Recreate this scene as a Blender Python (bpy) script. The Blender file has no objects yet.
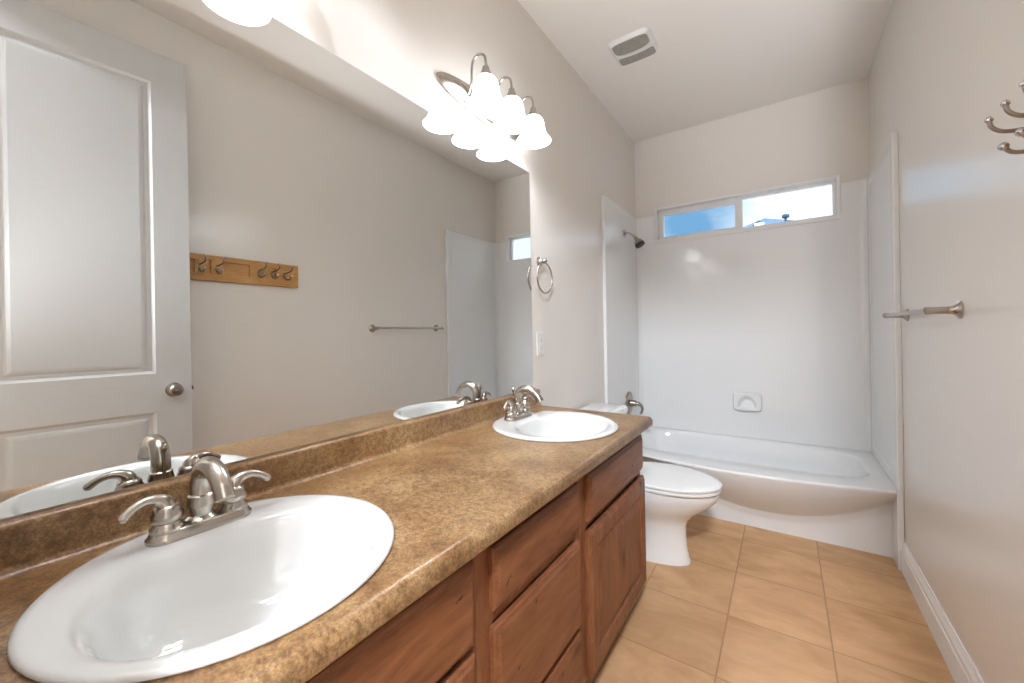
import bpy, bmesh, math, random
from mathutils import Vector, Matrix, noise

PI = math.pi
SC = bpy.context.scene
COL = SC.collection
W, B, H = 1.524, 3.4653, 2.8275          # room width, back wall, ceiling height
YF = -0.05                               # inner face of the wall with the doorway

# ------------------------------------------------------------------ camera
def make_camera():
    yaw, roll = 0.5998, -0.01775
    fw = Vector((-math.sin(yaw), math.cos(yaw), 0))
    r = Vector((math.cos(yaw), math.sin(yaw), 0))
    u = Vector((0, 0, 1))
    r2 = math.cos(roll) * r + math.sin(roll) * u
    u2 = -math.sin(roll) * r + math.cos(roll) * u
    cam = bpy.data.cameras.new('camera')
    cam.sensor_width, cam.lens = 36.0, 14.0
    cam.shift_y = -(341.5 - 332.026) / 1024
    cam.clip_start = 0.01
    o = bpy.data.objects.new('camera', cam)
    COL.objects.link(o)
    m = Matrix((r2, u2, -fw)).transposed().to_4x4()
    m.translation = Vector((1.0519, 0, 1.2078))
    o.matrix_world = m
    SC.camera = o
make_camera()

# ------------------------------------------------------------------ exposure, sky, added fill lights
SC.view_settings.view_transform = 'Standard'
SC.view_settings.look = 'None'
SC.view_settings.exposure = 0.30
SC.view_settings.gamma = 1.0
SC.view_settings.use_curve_mapping = False
SHADE_POWER = 6.4
BULB_POWER = 75
HALL_FILL_POWER = 90
CEILING_FILL_POWER = 4.6
ZENITH = 6                            # sky above the window's view, brightened to add light at the tub end
SKY_POWER = 1.28

def make_world():
    w = bpy.data.worlds.new('sky')
    SC.world = w
    w.use_nodes = True
    nt = w.node_tree
    nt.nodes.clear()
    N = nt.nodes.new
    tc = N('ShaderNodeTexCoord')
    mp = N('ShaderNodeMapping')
    mp.inputs['Scale'].default_value = (3.2, 3.2, 6.0)
    mp.inputs['Location'].default_value = (0.35, 0.2, 0.1)
    no = N('ShaderNodeTexNoise')
    no.inputs['Scale'].default_value = 1.6
    no.inputs['Detail'].default_value = 6
    no.inputs['Roughness'].default_value = 0.55
    sx = N('ShaderNodeSeparateXYZ')
    def mth(op, x, y=None):
        n = N('ShaderNodeMath'); n.operation = op
        for i, v in enumerate((x, y)):
            if v is None: continue
            if isinstance(v, (int, float)): n.inputs[i].default_value = v
            else: nt.links.new(v, n.inputs[i])
        return n.outputs[0]
    gap = mth('ABSOLUTE', mth('ADD', sx.outputs['X'], 0.185))     # a blue gap in the cloud cover
    gap = mth('MULTIPLY', mth('SUBTRACT', gap, 0.02), 6.5)
    cloud = mth('ADD', gap, mth('MULTIPLY', mth('SUBTRACT', no.outputs['Fac'], 0.5), 2.2))
    ramp = N('ShaderNodeValToRGB')
    ramp.color_ramp.elements[0].position = 0.05
    ramp.color_ramp.elements[0].color = (0.185, 0.40, 0.61, 1)
    ramp.color_ramp.elements[1].position = 0.80
    ramp.color_ramp.elements[1].color = (0.77, 0.87, 0.95, 1)
    bg = N('ShaderNodeBackground')
    bg.inputs['Strength'].default_value = SKY_POWER
    out = N('ShaderNodeOutputWorld')
    L = nt.links.new
    L(tc.outputs['Generated'], mp.inputs['Vector'])
    L(mp.outputs['Vector'], no.inputs['Vector'])
    L(tc.outputs['Generated'], sx.inputs[0])
    L(cloud, ramp.inputs['Fac'])
    L(ramp.outputs['Color'], bg.inputs['Color'])
    zr = N('ShaderNodeMapRange')                                  # low sky as seen, unseen upper sky boosted as added fill
    zr.interpolation_type = 'SMOOTHSTEP'
    zr.inputs['From Min'].default_value = 0.30
    zr.inputs['From Max'].default_value = 0.44
    zr.inputs['To Min'].default_value = SKY_POWER
    zr.inputs['To Max'].default_value = ZENITH
    L(sx.outputs['Z'], zr.inputs['Value'])
    L(zr.outputs[0], bg.inputs['Strength'])
    wh = N('ShaderNodeMapRange')
    wh.inputs['From Min'].default_value = 0.29
    wh.inputs['From Max'].default_value = 0.36
    L(sx.outputs['Z'], wh.inputs['Value'])
    cm = N('ShaderNodeMix'); cm.data_type = 'RGBA'
    L(wh.outputs[0], cm.inputs['Factor'])
    L(ramp.outputs['Color'], cm.inputs[6]); cm.inputs[7].default_value = (0.93, 1.0, 1.10, 1)
    L(cm.outputs[2], bg.inputs['Color'])
    L(bg.outputs[0], out.inputs['Surface'])
make_world()

def area_light(name, loc, size, power, color=(1, 1, 1), rot=(0, 0, 0)):
    l = bpy.data.lights.new(name, 'AREA')
    l.shape = 'DISK'
    l.size = size
    l.energy = power
    l.color = color
    o = bpy.data.objects.new(name, l)
    COL.objects.link(o)
    o.location = loc
    o.rotation_euler = rot
    return o
def window_portal():                      # tells the sampler where the daylight comes in; adds no light
    o = area_light('window_portal', (0.77, B + 0.13, 2.08), 1.0, 1.0, rot=(-PI / 2, 0, 0))
    o.data.shape = 'RECTANGLE'; o.data.size = 1.2; o.data.size_y = 0.28
    o.data.cycles.is_portal = True
window_portal()
hl = area_light('hall_fill_light', (1.42, -0.85, 2.795), 0.18, HALL_FILL_POWER, (0.92, 1.0, 1.12), rot=(math.radians(40), 0, 0))  # added fill shining in through the doorway, no known lamp there
hl.data.shape = 'RECTANGLE'; hl.data.size = 0.30; hl.data.size_y = 0.16
fl = area_light('ceiling_fill_light', (1.40, -0.6, 1.1), 0.22, CEILING_FILL_POWER, (0.94, 1.0, 1.10), rot=(math.radians(90 + 29.5), 0, 0))   # added unseen fill, aimed up at the far ceiling and back wall
fl.data.spread = math.radians(54)

# ------------------------------------------------------------------ materials
def mat(name, color=(0.8, 0.8, 0.8), rough=0.5, metal=0.0, spec=0.5, coat=0.0, coat_rough=0.03, bump=0.0, bump_scale=200, mottle=0.0, mottle_scale=6, ior=1.45):
    m = bpy.data.materials.new(name)
    m.use_nodes = True
    nt = m.node_tree
    b = nt.nodes['Principled BSDF']
    b.inputs['Base Color'].default_value = (*color, 1)
    b.inputs['Roughness'].default_value = rough
    b.inputs['Metallic'].default_value = metal
    b.inputs['Specular IOR Level'].default_value = spec
    b.inputs['IOR'].default_value = ior
    b.inputs['Coat Weight'].default_value = coat
    b.inputs['Coat Roughness'].default_value = coat_rough
    L = nt.links.new
    if mottle or bump:
        tc = nt.nodes.new('ShaderNodeTexCoord')
    if mottle:
        n = nt.nodes.new('ShaderNodeTexNoise')
        n.inputs['Scale'].default_value = mottle_scale
        n.inputs['Detail'].default_value = 4
        L(tc.outputs['Object'], n.inputs['Vector'])
        r = nt.nodes.new('ShaderNodeValToRGB')
        r.color_ramp.elements[0].position = 0.3
        r.color_ramp.elements[1].position = 0.7
        r.color_ramp.elements[0].color = (*[c * (1 - mottle) for c in color], 1)
        r.color_ramp.elements[1].color = (*[min(1, c * (1 + mottle)) for c in color], 1)
        L(n.outputs['Fac'], r.inputs['Fac'])
        L(r.outputs['Color'], b.inputs['Base Color'])
    if bump:
        n2 = nt.nodes.new('ShaderNodeTexNoise')
        n2.inputs['Scale'].default_value = bump_scale
        n2.inputs['Detail'].default_value = 3
        L(tc.outputs['Object'], n2.inputs['Vector'])
        bp = nt.nodes.new('ShaderNodeBump')
        bp.inputs['Strength'].default_value = bump
        bp.inputs['Distance'].default_value = 0.002
        L(n2.outputs['Fac'], bp.inputs['Height'])
        L(bp.outputs['Normal'], b.inputs['Normal'])
    return m

def emit_mat(name, color, power):
    m = bpy.data.materials.new(name)
    m.use_nodes = True
    b = m.node_tree.nodes['Principled BSDF']
    b.inputs['Base Color'].default_value = (0.9, 0.9, 0.9, 1)
    b.inputs['Roughness'].default_value = 0.3
    b.inputs['Emission Color'].default_value = (*color, 1)
    b.inputs['Emission Strength'].default_value = power
    return m

def laminate_mat():
    m = mat('laminate_counter', rough=0.28, spec=0.5)
    nt = m.node_tree
    L = nt.links.new
    b = nt.nodes['Principled BSDF']
    tc = nt.nodes.new('ShaderNodeTexCoord')
    def nz(scale, detail, rough, dist=0.0):
        n = nt.nodes.new('ShaderNodeTexNoise')
        n.inputs['Scale'].default_value = scale
        n.inputs['Detail'].default_value = detail
        n.inputs['Roughness'].default_value = rough
        n.inputs['Distortion'].default_value = dist
        L(tc.outputs['Object'], n.inputs['Vector'])
        return n
    a = nz(5.5, 6, 0.62, 0.6)
    r1 = nt.nodes.new('ShaderNodeValToRGB')
    e = r1.color_ramp.elements
    e[0].position, e[0].color = 0.32, (0.195, 0.096, 0.037, 1)
    e[1].position, e[1].color = 0.68, (0.415, 0.275, 0.138, 1)
    k = e.new(0.50); k.color = (0.308, 0.180, 0.079, 1)
    L(a.outputs['Fac'], r1.inputs['Fac'])
    c = nz(75, 5, 0.72, 0.25)
    r2 = nt.nodes.new('ShaderNodeValToRGB')
    e = r2.color_ramp.elements
    e[0].position, e[0].color = 0.38, (0.26, 0.19, 0.14, 1)
    e[1].position, e[1].color = 0.56, (1, 1, 1, 1)
    L(c.outputs['Fac'], r2.inputs['Fac'])
    mx = nt.nodes.new('ShaderNodeMix')
    mx.data_type = 'RGBA'; mx.blend_type = 'MULTIPLY'
    mx.inputs['Factor'].default_value = 0.6
    L(r1.outputs['Color'], mx.inputs[6]); L(r2.outputs['Color'], mx.inputs[7])
    d = nz(230, 3, 0.7)
    r3 = nt.nodes.new('ShaderNodeValToRGB')
    e = r3.color_ramp.elements
    e[0].position, e[0].color = 0.36, (0.66, 0.60, 0.55, 1)
    e[1].position, e[1].color = 0.62, (1.16, 1.16, 1.16, 1)
    L(d.outputs['Fac'], r3.inputs['Fac'])
    mx2 = nt.nodes.new('ShaderNodeMix')
    mx2.data_type = 'RGBA'; mx2.blend_type = 'MULTIPLY'
    mx2.inputs['Factor'].default_value = 1.0
    L(mx.outputs[2], mx2.inputs[6]); L(r3.outputs['Color'], mx2.inputs[7])
    L(mx2.outputs[2], b.inputs['Base Color'])
    bp = nt.nodes.new('ShaderNodeBump')
    bp.inputs['Strength'].default_value = 0.12
    bp.inputs['Distance'].default_value = 0.001
    L(c.outputs['Fac'], bp.inputs['Height']); L(bp.outputs['Normal'], b.inputs['Normal'])
    return m

def wood_mat(name, axis, dark, mid, light, knots=0.0, rough=0.38):
    """stained wood, grain along the given axis ('Y' or 'Z')"""
    m = mat(name, rough=rough, spec=0.4)
    nt = m.node_tree
    L = nt.links.new
    b = nt.nodes['Principled BSDF']
    tc = nt.nodes.new('ShaderNodeTexCoord')
    mp = nt.nodes.new('ShaderNodeMapping')
    mp.inputs['Scale'].default_value = (10, 1.7, 10) if axis == 'Y' else (10, 10, 1.7)
    L(tc.outputs['Object'], mp.inputs['Vector'])
    n = nt.nodes.new('ShaderNodeTexNoise')
    n.inputs['Scale'].default_value = 2.3; n.inputs['Detail'].default_value = 7
    n.inputs['Roughness'].default_value = 0.5; n.inputs['Distortion'].default_value = 1.4
    L(mp.outputs['Vector'], n.inputs['Vector'])
    r = nt.nodes.new('ShaderNodeValToRGB')
    e = r.color_ramp.elements
    e[0].position, e[0].color = 0.20, (*dark, 1)
    e[1].position, e[1].color = 0.82, (*light, 1)
    k = e.new(0.52); k.color = (*mid, 1)
    L(n.outputs['Fac'], r.inputs['Fac'])
    col = r.outputs['Color']
    mp2 = nt.nodes.new('ShaderNodeMapping')
    mp2.inputs['Scale'].default_value = (70, 7, 70) if axis == 'Y' else (70, 70, 7)
    L(tc.outputs['Object'], mp2.inputs['Vector'])
    n2 = nt.nodes.new('ShaderNodeTexNoise')
    n2.inputs['Scale'].default_value = 4; n2.inputs['Detail'].default_value = 3
    L(mp2.outputs['Vector'], n2.inputs['Vector'])
    r2 = nt.nodes.new('ShaderNodeValToRGB')
    e = r2.color_ramp.elements
    e[0].position, e[0].color = 0.30, (0.86, 0.84, 0.82, 1)
    e[1].position, e[1].color = 0.65, (1.08, 1.08, 1.08, 1)
    L(n2.outputs['Fac'], r2.inputs['Fac'])
    mx = nt.nodes.new('ShaderNodeMix'); mx.data_type = 'RGBA'; mx.blend_type = 'MULTIPLY'
    mx.inputs['Factor'].default_value = 1.0
    L(col, mx.inputs[6]); L(r2.outputs['Color'], mx.inputs[7])
    col = mx.outputs[2]
    if knots:
        mp3 = nt.nodes.new('ShaderNodeMapping')
        mp3.inputs['Scale'].default_value = (5, 3.2, 6.5) if axis == 'Y' else (5, 6.5, 3.2)
        mp3.inputs['Location'].default_value = (0.3, 0.37, 0.62)
        L(tc.outputs['Object'], mp3.inputs['Vector'])
        v = nt.nodes.new('ShaderNodeTexVoronoi')
        v.inputs['Scale'].default_value = 1.0
        L(mp3.outputs['Vector'], v.inputs['Vector'])
        r3 = nt.nodes.new('ShaderNodeValToRGB')
        e = r3.color_ramp.elements
        e[0].position, e[0].color = 0.035, (0.10, 0.07, 0.06, 1)
        e[1].position, e[1].color = 0.16, (1, 1, 1, 1)
        k = e.new(0.07); k.color = (0.55, 0.5, 0.48, 1)
        L(v.outputs['Distance'], r3.inputs['Fac'])
        mx2 = nt.nodes.new('ShaderNodeMix'); mx2.data_type = 'RGBA'; mx2.blend_type = 'MULTIPLY'
        mx2.inputs['Factor'].default_value = knots
        L(col, mx2.inputs[6]); L(r3.outputs['Color'], mx2.inputs[7])
        col = mx2.outputs[2]
    L(col, b.inputs['Base Color'])
    return m

def tile_mat():
    m = mat('floor_tile', rough=0.42, spec=0.4)
    nt = m.node_tree
    L = nt.links.new
    b = nt.nodes['Principled BSDF']
    tc = nt.nodes.new('ShaderNodeTexCoord')
    sx = nt.nodes.new('ShaderNodeSeparateXYZ')
    L(tc.outputs['Object'], sx.inputs[0])
    def math_(op, a, bb=None):
        n = nt.nodes.new('ShaderNodeMath'); n.operation = op
        for i, v in enumerate((a, bb)):
            if v is None: continue
            if isinstance(v, (int, float)): n.inputs[i].default_value = v
            else: L(v, n.inputs[i])
        return n.outputs[0]
    def dist(out, off, step):                 # distance to the nearest grout line, and the tile number
        q = math_('DIVIDE', math_('SUBTRACT', out, off), step)
        fl = math_('FLOOR', q)
        fr = math_('SUBTRACT', q, fl)
        d = math_('MULTIPLY', math_('MINIMUM', fr, math_('SUBTRACT', 1.0, fr)), step)
        return d, fl
    dx, ix = dist(sx.outputs['X'], 0.838, 0.346)
    dy, iy = dist(sx.outputs['Y'], 1.885, 0.3575)
    d = math_('MINIMUM', dx, dy)
    line = nt.nodes.new('ShaderNodeMapRange')
    line.inputs['From Min'].default_value = 0.0016; line.inputs['From Max'].default_value = 0.0034
    L(d, line.inputs['Value'])
    cb = nt.nodes.new('ShaderNodeCombineXYZ')
    L(ix, cb.inputs[0]); L(iy, cb.inputs[1])
    wn = nt.nodes.new('ShaderNodeTexWhiteNoise'); wn.noise_dimensions = '3D'
    L(cb.outputs[0], wn.inputs['Vector'])
    vm = nt.nodes.new('ShaderNodeVectorMath'); vm.operation = 'MULTIPLY_ADD'
    L(wn.outputs['Color'], vm.inputs[0]); vm.inputs[1].default_value = (7, 7, 7)
    L(tc.outputs['Object'], vm.inputs[2])
    mp = nt.nodes.new('ShaderNodeMapping'); mp.inputs['Scale'].default_value = (1.9, 4.0, 1)
    mp.inputs['Rotation'].default_value = (0, 0, 0.25)
    L(vm.outputs[0], mp.inputs['Vector'])
    n = nt.nodes.new('ShaderNodeTexNoise')
    n.inputs['Scale'].default_value = 1.8; n.inputs['Detail'].default_value = 6; n.inputs['Roughness'].default_value = 0.62
    n.inputs['Distortion'].default_value = 0.9
    L(mp.outputs['Vector'], n.inputs['Vector'])
    r = nt.nodes.new('ShaderNodeValToRGB')
    e = r.color_ramp.elements
    e[0].position, e[0].color = 0.25, (0.49, 0.27, 0.125, 1)
    e[1].position, e[1].color = 0.75, (0.74, 0.46, 0.245, 1)
    L(n.outputs['Fac'], r.inputs['Fac'])
    tv = nt.nodes.new('ShaderNodeMapRange')
    tv.inputs['To Min'].default_value = 0.92; tv.inputs['To Max'].default_value = 1.06
    L(wn.outputs['Value'], tv.inputs['Value'])
    sc = nt.nodes.new('ShaderNodeVectorMath'); sc.operation = 'SCALE'
    L(r.outputs['Color'], sc.inputs[0]); L(tv.outputs[0], sc.inputs['Scale'])
    mx = nt.nodes.new('ShaderNodeMix'); mx.data_type = 'RGBA'
    L(line.outputs[0], mx.inputs['Factor'])
    mx.inputs[6].default_value = (0.40, 0.225, 0.105, 1)
    L(sc.outputs[0], mx.inputs[7])
    L(mx.outputs[2], b.inputs['Base Color'])
    bp = nt.nodes.new('ShaderNodeBump'); bp.inputs['Strength'].default_value = 0.3; bp.inputs['Distance'].default_value = 0.002
    L(line.outputs[0], bp.inputs['Height']); L(bp.outputs['Normal'], b.inputs['Normal'])
    return m

def glass_mat(name, tint=(1, 1, 1)):
    m = bpy.data.materials.new(name)
    m.use_nodes = True
    nt = m.node_tree
    nt.nodes.clear()
    tr = nt.nodes.new('ShaderNodeBsdfTransparent'); tr.inputs[0].default_value = (*tint, 1)
    gl = nt.nodes.new('ShaderNodeBsdfGlossy'); gl.inputs['Roughness'].default_value = 0.02
    fr = nt.nodes.new('ShaderNodeFresnel'); fr.inputs[0].default_value = 1.3
    mx = nt.nodes.new('ShaderNodeMixShader')
    out = nt.nodes.new('ShaderNodeOutputMaterial')
    nt.links.new(fr.outputs[0], mx.inputs[0]); nt.links.new(tr.outputs[0], mx.inputs[1]); nt.links.new(gl.outputs[0], mx.inputs[2])
    nt.links.new(mx.outputs[0], out.inputs[0])
    return m

M = {
    'wall': mat('wall_paint', (0.80, 0.745, 0.685), 0.22, spec=0.8, bump=0.08, bump_scale=260),
    'ceiling': mat('ceiling_paint', (0.90, 0.85, 0.79), 0.6, spec=0.25, bump=0.15, bump_scale=150),
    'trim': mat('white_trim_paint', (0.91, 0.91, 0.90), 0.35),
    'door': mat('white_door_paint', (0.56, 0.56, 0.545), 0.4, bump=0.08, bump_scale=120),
    'acrylic': mat('glossy_white_acrylic', (0.84, 0.84, 0.83), 0.09, spec=0.42),
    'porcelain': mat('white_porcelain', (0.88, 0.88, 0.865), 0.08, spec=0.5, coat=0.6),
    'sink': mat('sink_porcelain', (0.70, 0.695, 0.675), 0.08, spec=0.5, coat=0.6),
    'seat': mat('white_toilet_seat', (0.88, 0.88, 0.865), 0.18),
    'nickel': mat('brushed_nickel', (0.47, 0.425, 0.375), 0.27, metal=1.0),
    'dark_nickel': mat('dark_nickel', (0.40, 0.37, 0.33), 0.3, metal=1.0),
    'chrome': mat('chrome', (0.55, 0.55, 0.56), 0.12, metal=1.0),
    'bronze': mat('brown_steel', (0.36, 0.31, 0.26), 0.28, metal=1.0),
    'rubber': mat('dark_nozzle_rubber', (0.03, 0.03, 0.03), 0.5),
    'mirror': mat('mirror_silver', (0.80, 0.805, 0.79), 0.0, metal=1.0),
    'mirror_edge': mat('mirror_edge', (0.25, 0.3, 0.28), 0.3),
    'laminate': laminate_mat(),
    'wood_h': wood_mat('alder_grain_across', 'Y', (0.125, 0.042, 0.017), (0.215, 0.080, 0.033), (0.30, 0.122, 0.056), 0.85),
    'wood_v': wood_mat('alder_grain_upright', 'Z', (0.125, 0.042, 0.017), (0.215, 0.080, 0.033), (0.30, 0.122, 0.056), 0.85),
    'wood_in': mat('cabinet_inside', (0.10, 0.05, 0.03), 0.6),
    'knot': mat('alder_knot', (0.035, 0.014, 0.008), 0.5),
    'oak': wood_mat('honey_oak', 'Y', (0.40, 0.19, 0.052), (0.52, 0.27, 0.082), (0.60, 0.33, 0.12), 0.0, 0.35),
    'tile': tile_mat(),
    'plastic': mat('white_plastic', (0.80, 0.79, 0.76), 0.4),
    'vinyl': mat('white_window_vinyl', (0.82, 0.81, 0.79), 0.4),
    'grey_plastic': mat('grey_grille_plastic', (0.36, 0.335, 0.29), 0.6, mottle=0.1, mottle_scale=60),
    'hole': mat('dark_slot', (0.02, 0.02, 0.02), 0.6),
    'shade': emit_mat('lit_frosted_glass', (0.95, 1.0, 1.06), SHADE_POWER),
    'bulb': emit_mat('lit_bulb', (0.95, 1.0, 1.06), BULB_POWER),
    'glass': glass_mat('window_glass', (0.98, 0.99, 1.0)),
    'screen_glass': glass_mat('screened_window_glass', (0.80, 0.84, 0.88)),
    'slate': mat('blue_grey_shingles', (0.035, 0.075, 0.13), 0.8, mottle=0.25, mottle_scale=3),
    'siding': mat('pale_blue_siding', (0.50, 0.60, 0.70), 0.8, mottle=0.05),
    'grout': mat('silicone', (0.75, 0.74, 0.72), 0.4),
}

# ------------------------------------------------------------------ mesh helpers
ROOT = {}                                   # world base of every thing, so parts can be written in room coordinates

def root_loc(o):
    while o is not None:
        if o.name in ROOT: return ROOT[o.name]
        o = o.parent
    return Vector((0, 0, 0))

def obj(name, bm, m, parent=None, smooth=False, bevel=0.0, segs=2, autosmooth=None):
    bmesh.ops.recalc_face_normals(bm, faces=bm.faces)
    off = root_loc(parent) if parent else Vector((0, 0, 0))
    bmesh.ops.translate(bm, verts=bm.verts, vec=-off)
    me = bpy.data.meshes.new(name)
    bm.to_mesh(me)
    bm.free()
    mats = m if isinstance(m, (list, tuple)) else [m]
    for x in mats: me.materials.append(x)
    o = bpy.data.objects.new(name, me)
    COL.objects.link(o)
    if parent: o.parent = parent
    if smooth:
        for p in me.polygons: p.use_smooth = True
        if smooth == 'angle':
            me.set_sharp_from_angle(angle=math.radians(40))
    if bevel:
        b = o.modifiers.new('bevel', 'BEVEL')
        b.width = bevel; b.segments = segs; b.limit_method = 'ANGLE'; b.angle_limit = math.radians(35)
        for p in me.polygons: p.use_smooth = True
        me.set_sharp_from_angle(angle=math.radians(35))
        b.harden_normals = True
    return o

def struct(name, bm, m, parent=None, **k):
    o = obj(name, bm, m, parent, **k)
    if parent is None: o['kind'] = 'structure'
    return o

def thing(name, label, cat, loc=(0, 0, 0), group=None):
    o = bpy.data.objects.new(name, None)
    o.empty_display_size = 0.05
    COL.objects.link(o)
    o.location = loc
    ROOT[o.name] = Vector(loc)
    o['label'] = label; o['category'] = cat
    if group: o['group'] = group
    return o

def tag(o, label, cat, group=None):
    o['label'] = label; o['category'] = cat
    if group: o['group'] = group
    return o

def dup(root, loc, label):
    r = root.copy(); COL.objects.link(r); r.location = loc; r['label'] = label
    for ch in list(root.children):
        c = ch.copy(); COL.objects.link(c); c.parent = r
        for g in list(ch.children):
            d = g.copy(); COL.objects.link(d); d.parent = c
    return r

def BM(): return bmesh.new()

def box(bm, x0, x1, y0, y1, z0, z1):
    v = [bm.verts.new((x, y, z)) for x in (x0, x1) for y in (y0, y1) for z in (z0, z1)]
    for f in ((0, 1, 3, 2), (4, 6, 7, 5), (0, 4, 5, 1), (2, 3, 7, 6), (0, 2, 6, 4), (1, 5, 7, 3)):
        bm.faces.new([v[i] for i in f])
    return bm

def bridge(bm, a, b, closed=True):
    n = len(a)
    for i in range(n if closed else n - 1):
        j = (i + 1) % n
        bm.faces.new((a[i], a[j], b[j], b[i]))

def loft(bm, loops, cap0=True, cap1=True, closed=True):
    L = [[bm.verts.new(p) for p in lp] for lp in loops]
    for a, b in zip(L, L[1:]): bridge(bm, a, b, closed)
    if cap0: bm.faces.new(L[0][::-1])
    if cap1: bm.faces.new(L[-1])
    return L

def lathe(bm, prof, c=(0, 0, 0), axis='Z', n=24, cap0=True, cap1=True, direction=None):
    """prof: list of (radius, height along axis)"""
    if direction is None:
        direction = {'X': Vector((1, 0, 0)), 'Y': Vector((0, 1, 0)), 'Z': Vector((0, 0, 1))}[axis]
    d = Vector(direction).normalized()
    a = d.orthogonal().normalized(); b = d.cross(a)
    c = Vector(c)
    loops = [[c + d * h + (a * math.cos(2 * PI * i / n) + b * math.sin(2 * PI * i / n)) * max(r, 1e-4) for i in range(n)] for r, h in prof]
    loft(bm, loops, cap0, cap1)

def smooth_path(pts, sub=6):
    P = [Vector(p) for p in pts]
    if len(P) < 3: return P
    out = []
    for i in range(len(P) - 1):
        p0 = P[max(i - 1, 0)]; p1 = P[i]; p2 = P[i + 1]; p3 = P[min(i + 2, len(P) - 1)]
        for k in range(sub):
            t = k / sub
            out.append(0.5 * ((2 * p1) + (-p0 + p2) * t + (2 * p0 - 5 * p1 + 4 * p2 - p3) * t * t + (-p0 + 3 * p1 - 3 * p2 + p3) * t ** 3))
    out.append(P[-1])
    return out

def tube(bm, pts, radii, n=14, sub=6, cap=True, flat=1.0):
    """sweep a circle along a smooth path; radii one per point or a number; flat squashes along the local up"""
    P = smooth_path(pts, sub)
    m = len(P)
    if isinstance(radii, (int, float)): R = [radii] * m
    else:
        R = []
        k = len(pts) - 1
        for i in range(m):
            q = i / (m - 1) * k; j = min(int(q), k - 1); f = q - j
            R.append(radii[j] * (1 - f) + radii[j + 1] * f)
    T = [(P[min(i + 1, m - 1)] - P[max(i - 1, 0)]).normalized() for i in range(m)]
    a = T[0].orthogonal().normalized()
    loops = []
    for i in range(m):
        a = (a - T[i] * a.dot(T[i])).normalized()
        b = T[i].cross(a)
        loops.append([P[i] + a * math.cos(2 * PI * k / n) * R[i] + b * math.sin(2 * PI * k / n) * R[i] * flat for k in range(n)])
    loft(bm, loops, cap, cap)

def sphere(bm, c, r, n=14):
    k = max(6, n // 2)
    lathe(bm, [(r * math.sin(PI * i / k), -r * math.cos(PI * i / k)) for i in range(k + 1)], c, n=n)

def superloop(cx, cy, ax, ay, z, n=64, e=2.0):
    out = []
    for i in range(n):
        t = 2 * PI * i / n
        c, s = math.cos(t), math.sin(t)
        out.append(Vector((cx + ax * math.copysign(abs(c) ** (2 / e), c), cy + ay * math.copysign(abs(s) ** (2 / e), s), z)))
    return out

def grid_surface(bm, nx, ny, fn):
    V = [[bm.verts.new(fn(i / nx, j / ny)) for j in range(ny + 1)] for i in range(nx + 1)]
    for i in range(nx):
        for j in range(ny):
            bm.faces.new((V[i][j], V[i + 1][j], V[i + 1][j + 1], V[i][j + 1]))
    return V

# ------------------------------------------------------------------ room shell
bm = BM(); box(bm, -0.12, 2.4, -1.75, B + 0.14, -0.1, 0.0); struct('floor', bm, M['tile'])
bm = BM(); box(bm, -0.12, 2.4, -1.75, B + 0.14, H, H + 0.1); struct('ceiling', bm, M['ceiling'])
bm = BM(); box(bm, -0.12, 0, YF - 0.12, B + 0.14, 0, H); struct('wall_left', bm, M['wall'])
bm = BM(); box(bm, W, W + 0.12, YF - 0.12, B + 0.14, 0, H); struct('wall_right', bm, M['wall'])
WX0, WX1, WZ0, WZ1 = 0.175, 1.368, 1.945, 2.216       # window opening
bm = BM()
box(bm, 0, W, B, B + 0.14, 0, WZ0); box(bm, 0, W, B, B + 0.14, WZ1, H)
box(bm, 0, WX0, B, B + 0.14, WZ0, WZ1); box(bm, WX1, W, B, B + 0.14, WZ0, WZ1)
struct('wall_back', bm, M['wall'])
DX0, DX1, DZ = 0.655, 1.432, 2.565                     # doorway behind the camera
bm = BM()
box(bm, 0, DX0, YF - 0.12, YF, 0, H); box(bm, DX1, W, YF - 0.12, YF, 0, H); box(bm, DX0, DX1, YF - 0.12, YF, DZ, H)
struct('wall_front', bm, M['wall'])
bm = BM()
box(bm, -0.12, 0.0, -1.75, YF - 0.12, 0, H); box(bm, 2.28, 2.4, -1.75, YF - 0.12, 0, H); box(bm, 0, 2.28, -1.75, -1.63, 0, H)
box(bm, W + 0.12, 2.28, YF - 0.12, YF, 0, H)
struct('wall_hall', bm, M['wall'])
bm = BM()
box(bm, DX0 - 0.06, DX0, YF, YF + 0.015, 0, DZ + 0.06); box(bm, DX1, DX1 + 0.06, YF, YF + 0.012, 0, DZ + 0.06); box(bm, DX0, DX1, YF, YF + 0.012, DZ, DZ + 0.06)
struct('trim_1', bm, M['trim'], bevel=0.003)

def baseboard(name, x_wall, sgn, y0, y1, h=0.148):
    prof = [(0, 0), (0.0145, 0), (0.0145, h * 0.66), (0.012, h * 0.70), (0.012, h * 0.80), (0.009, h * 0.86), (0.006, h * 0.93), (0.0045, h), (0, h)]
    bm = BM()
    loft(bm, [[Vector((x_wall + sgn * px, y, pz)) for px, pz in prof] for y in (y0, y1)])
    return struct(name, bm, M['trim'])
baseboard('baseboard_right', W, -1, YF + 0.016, 2.678)
baseboard('baseboard_left', 0, 1, 1.81, 2.676)

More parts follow.
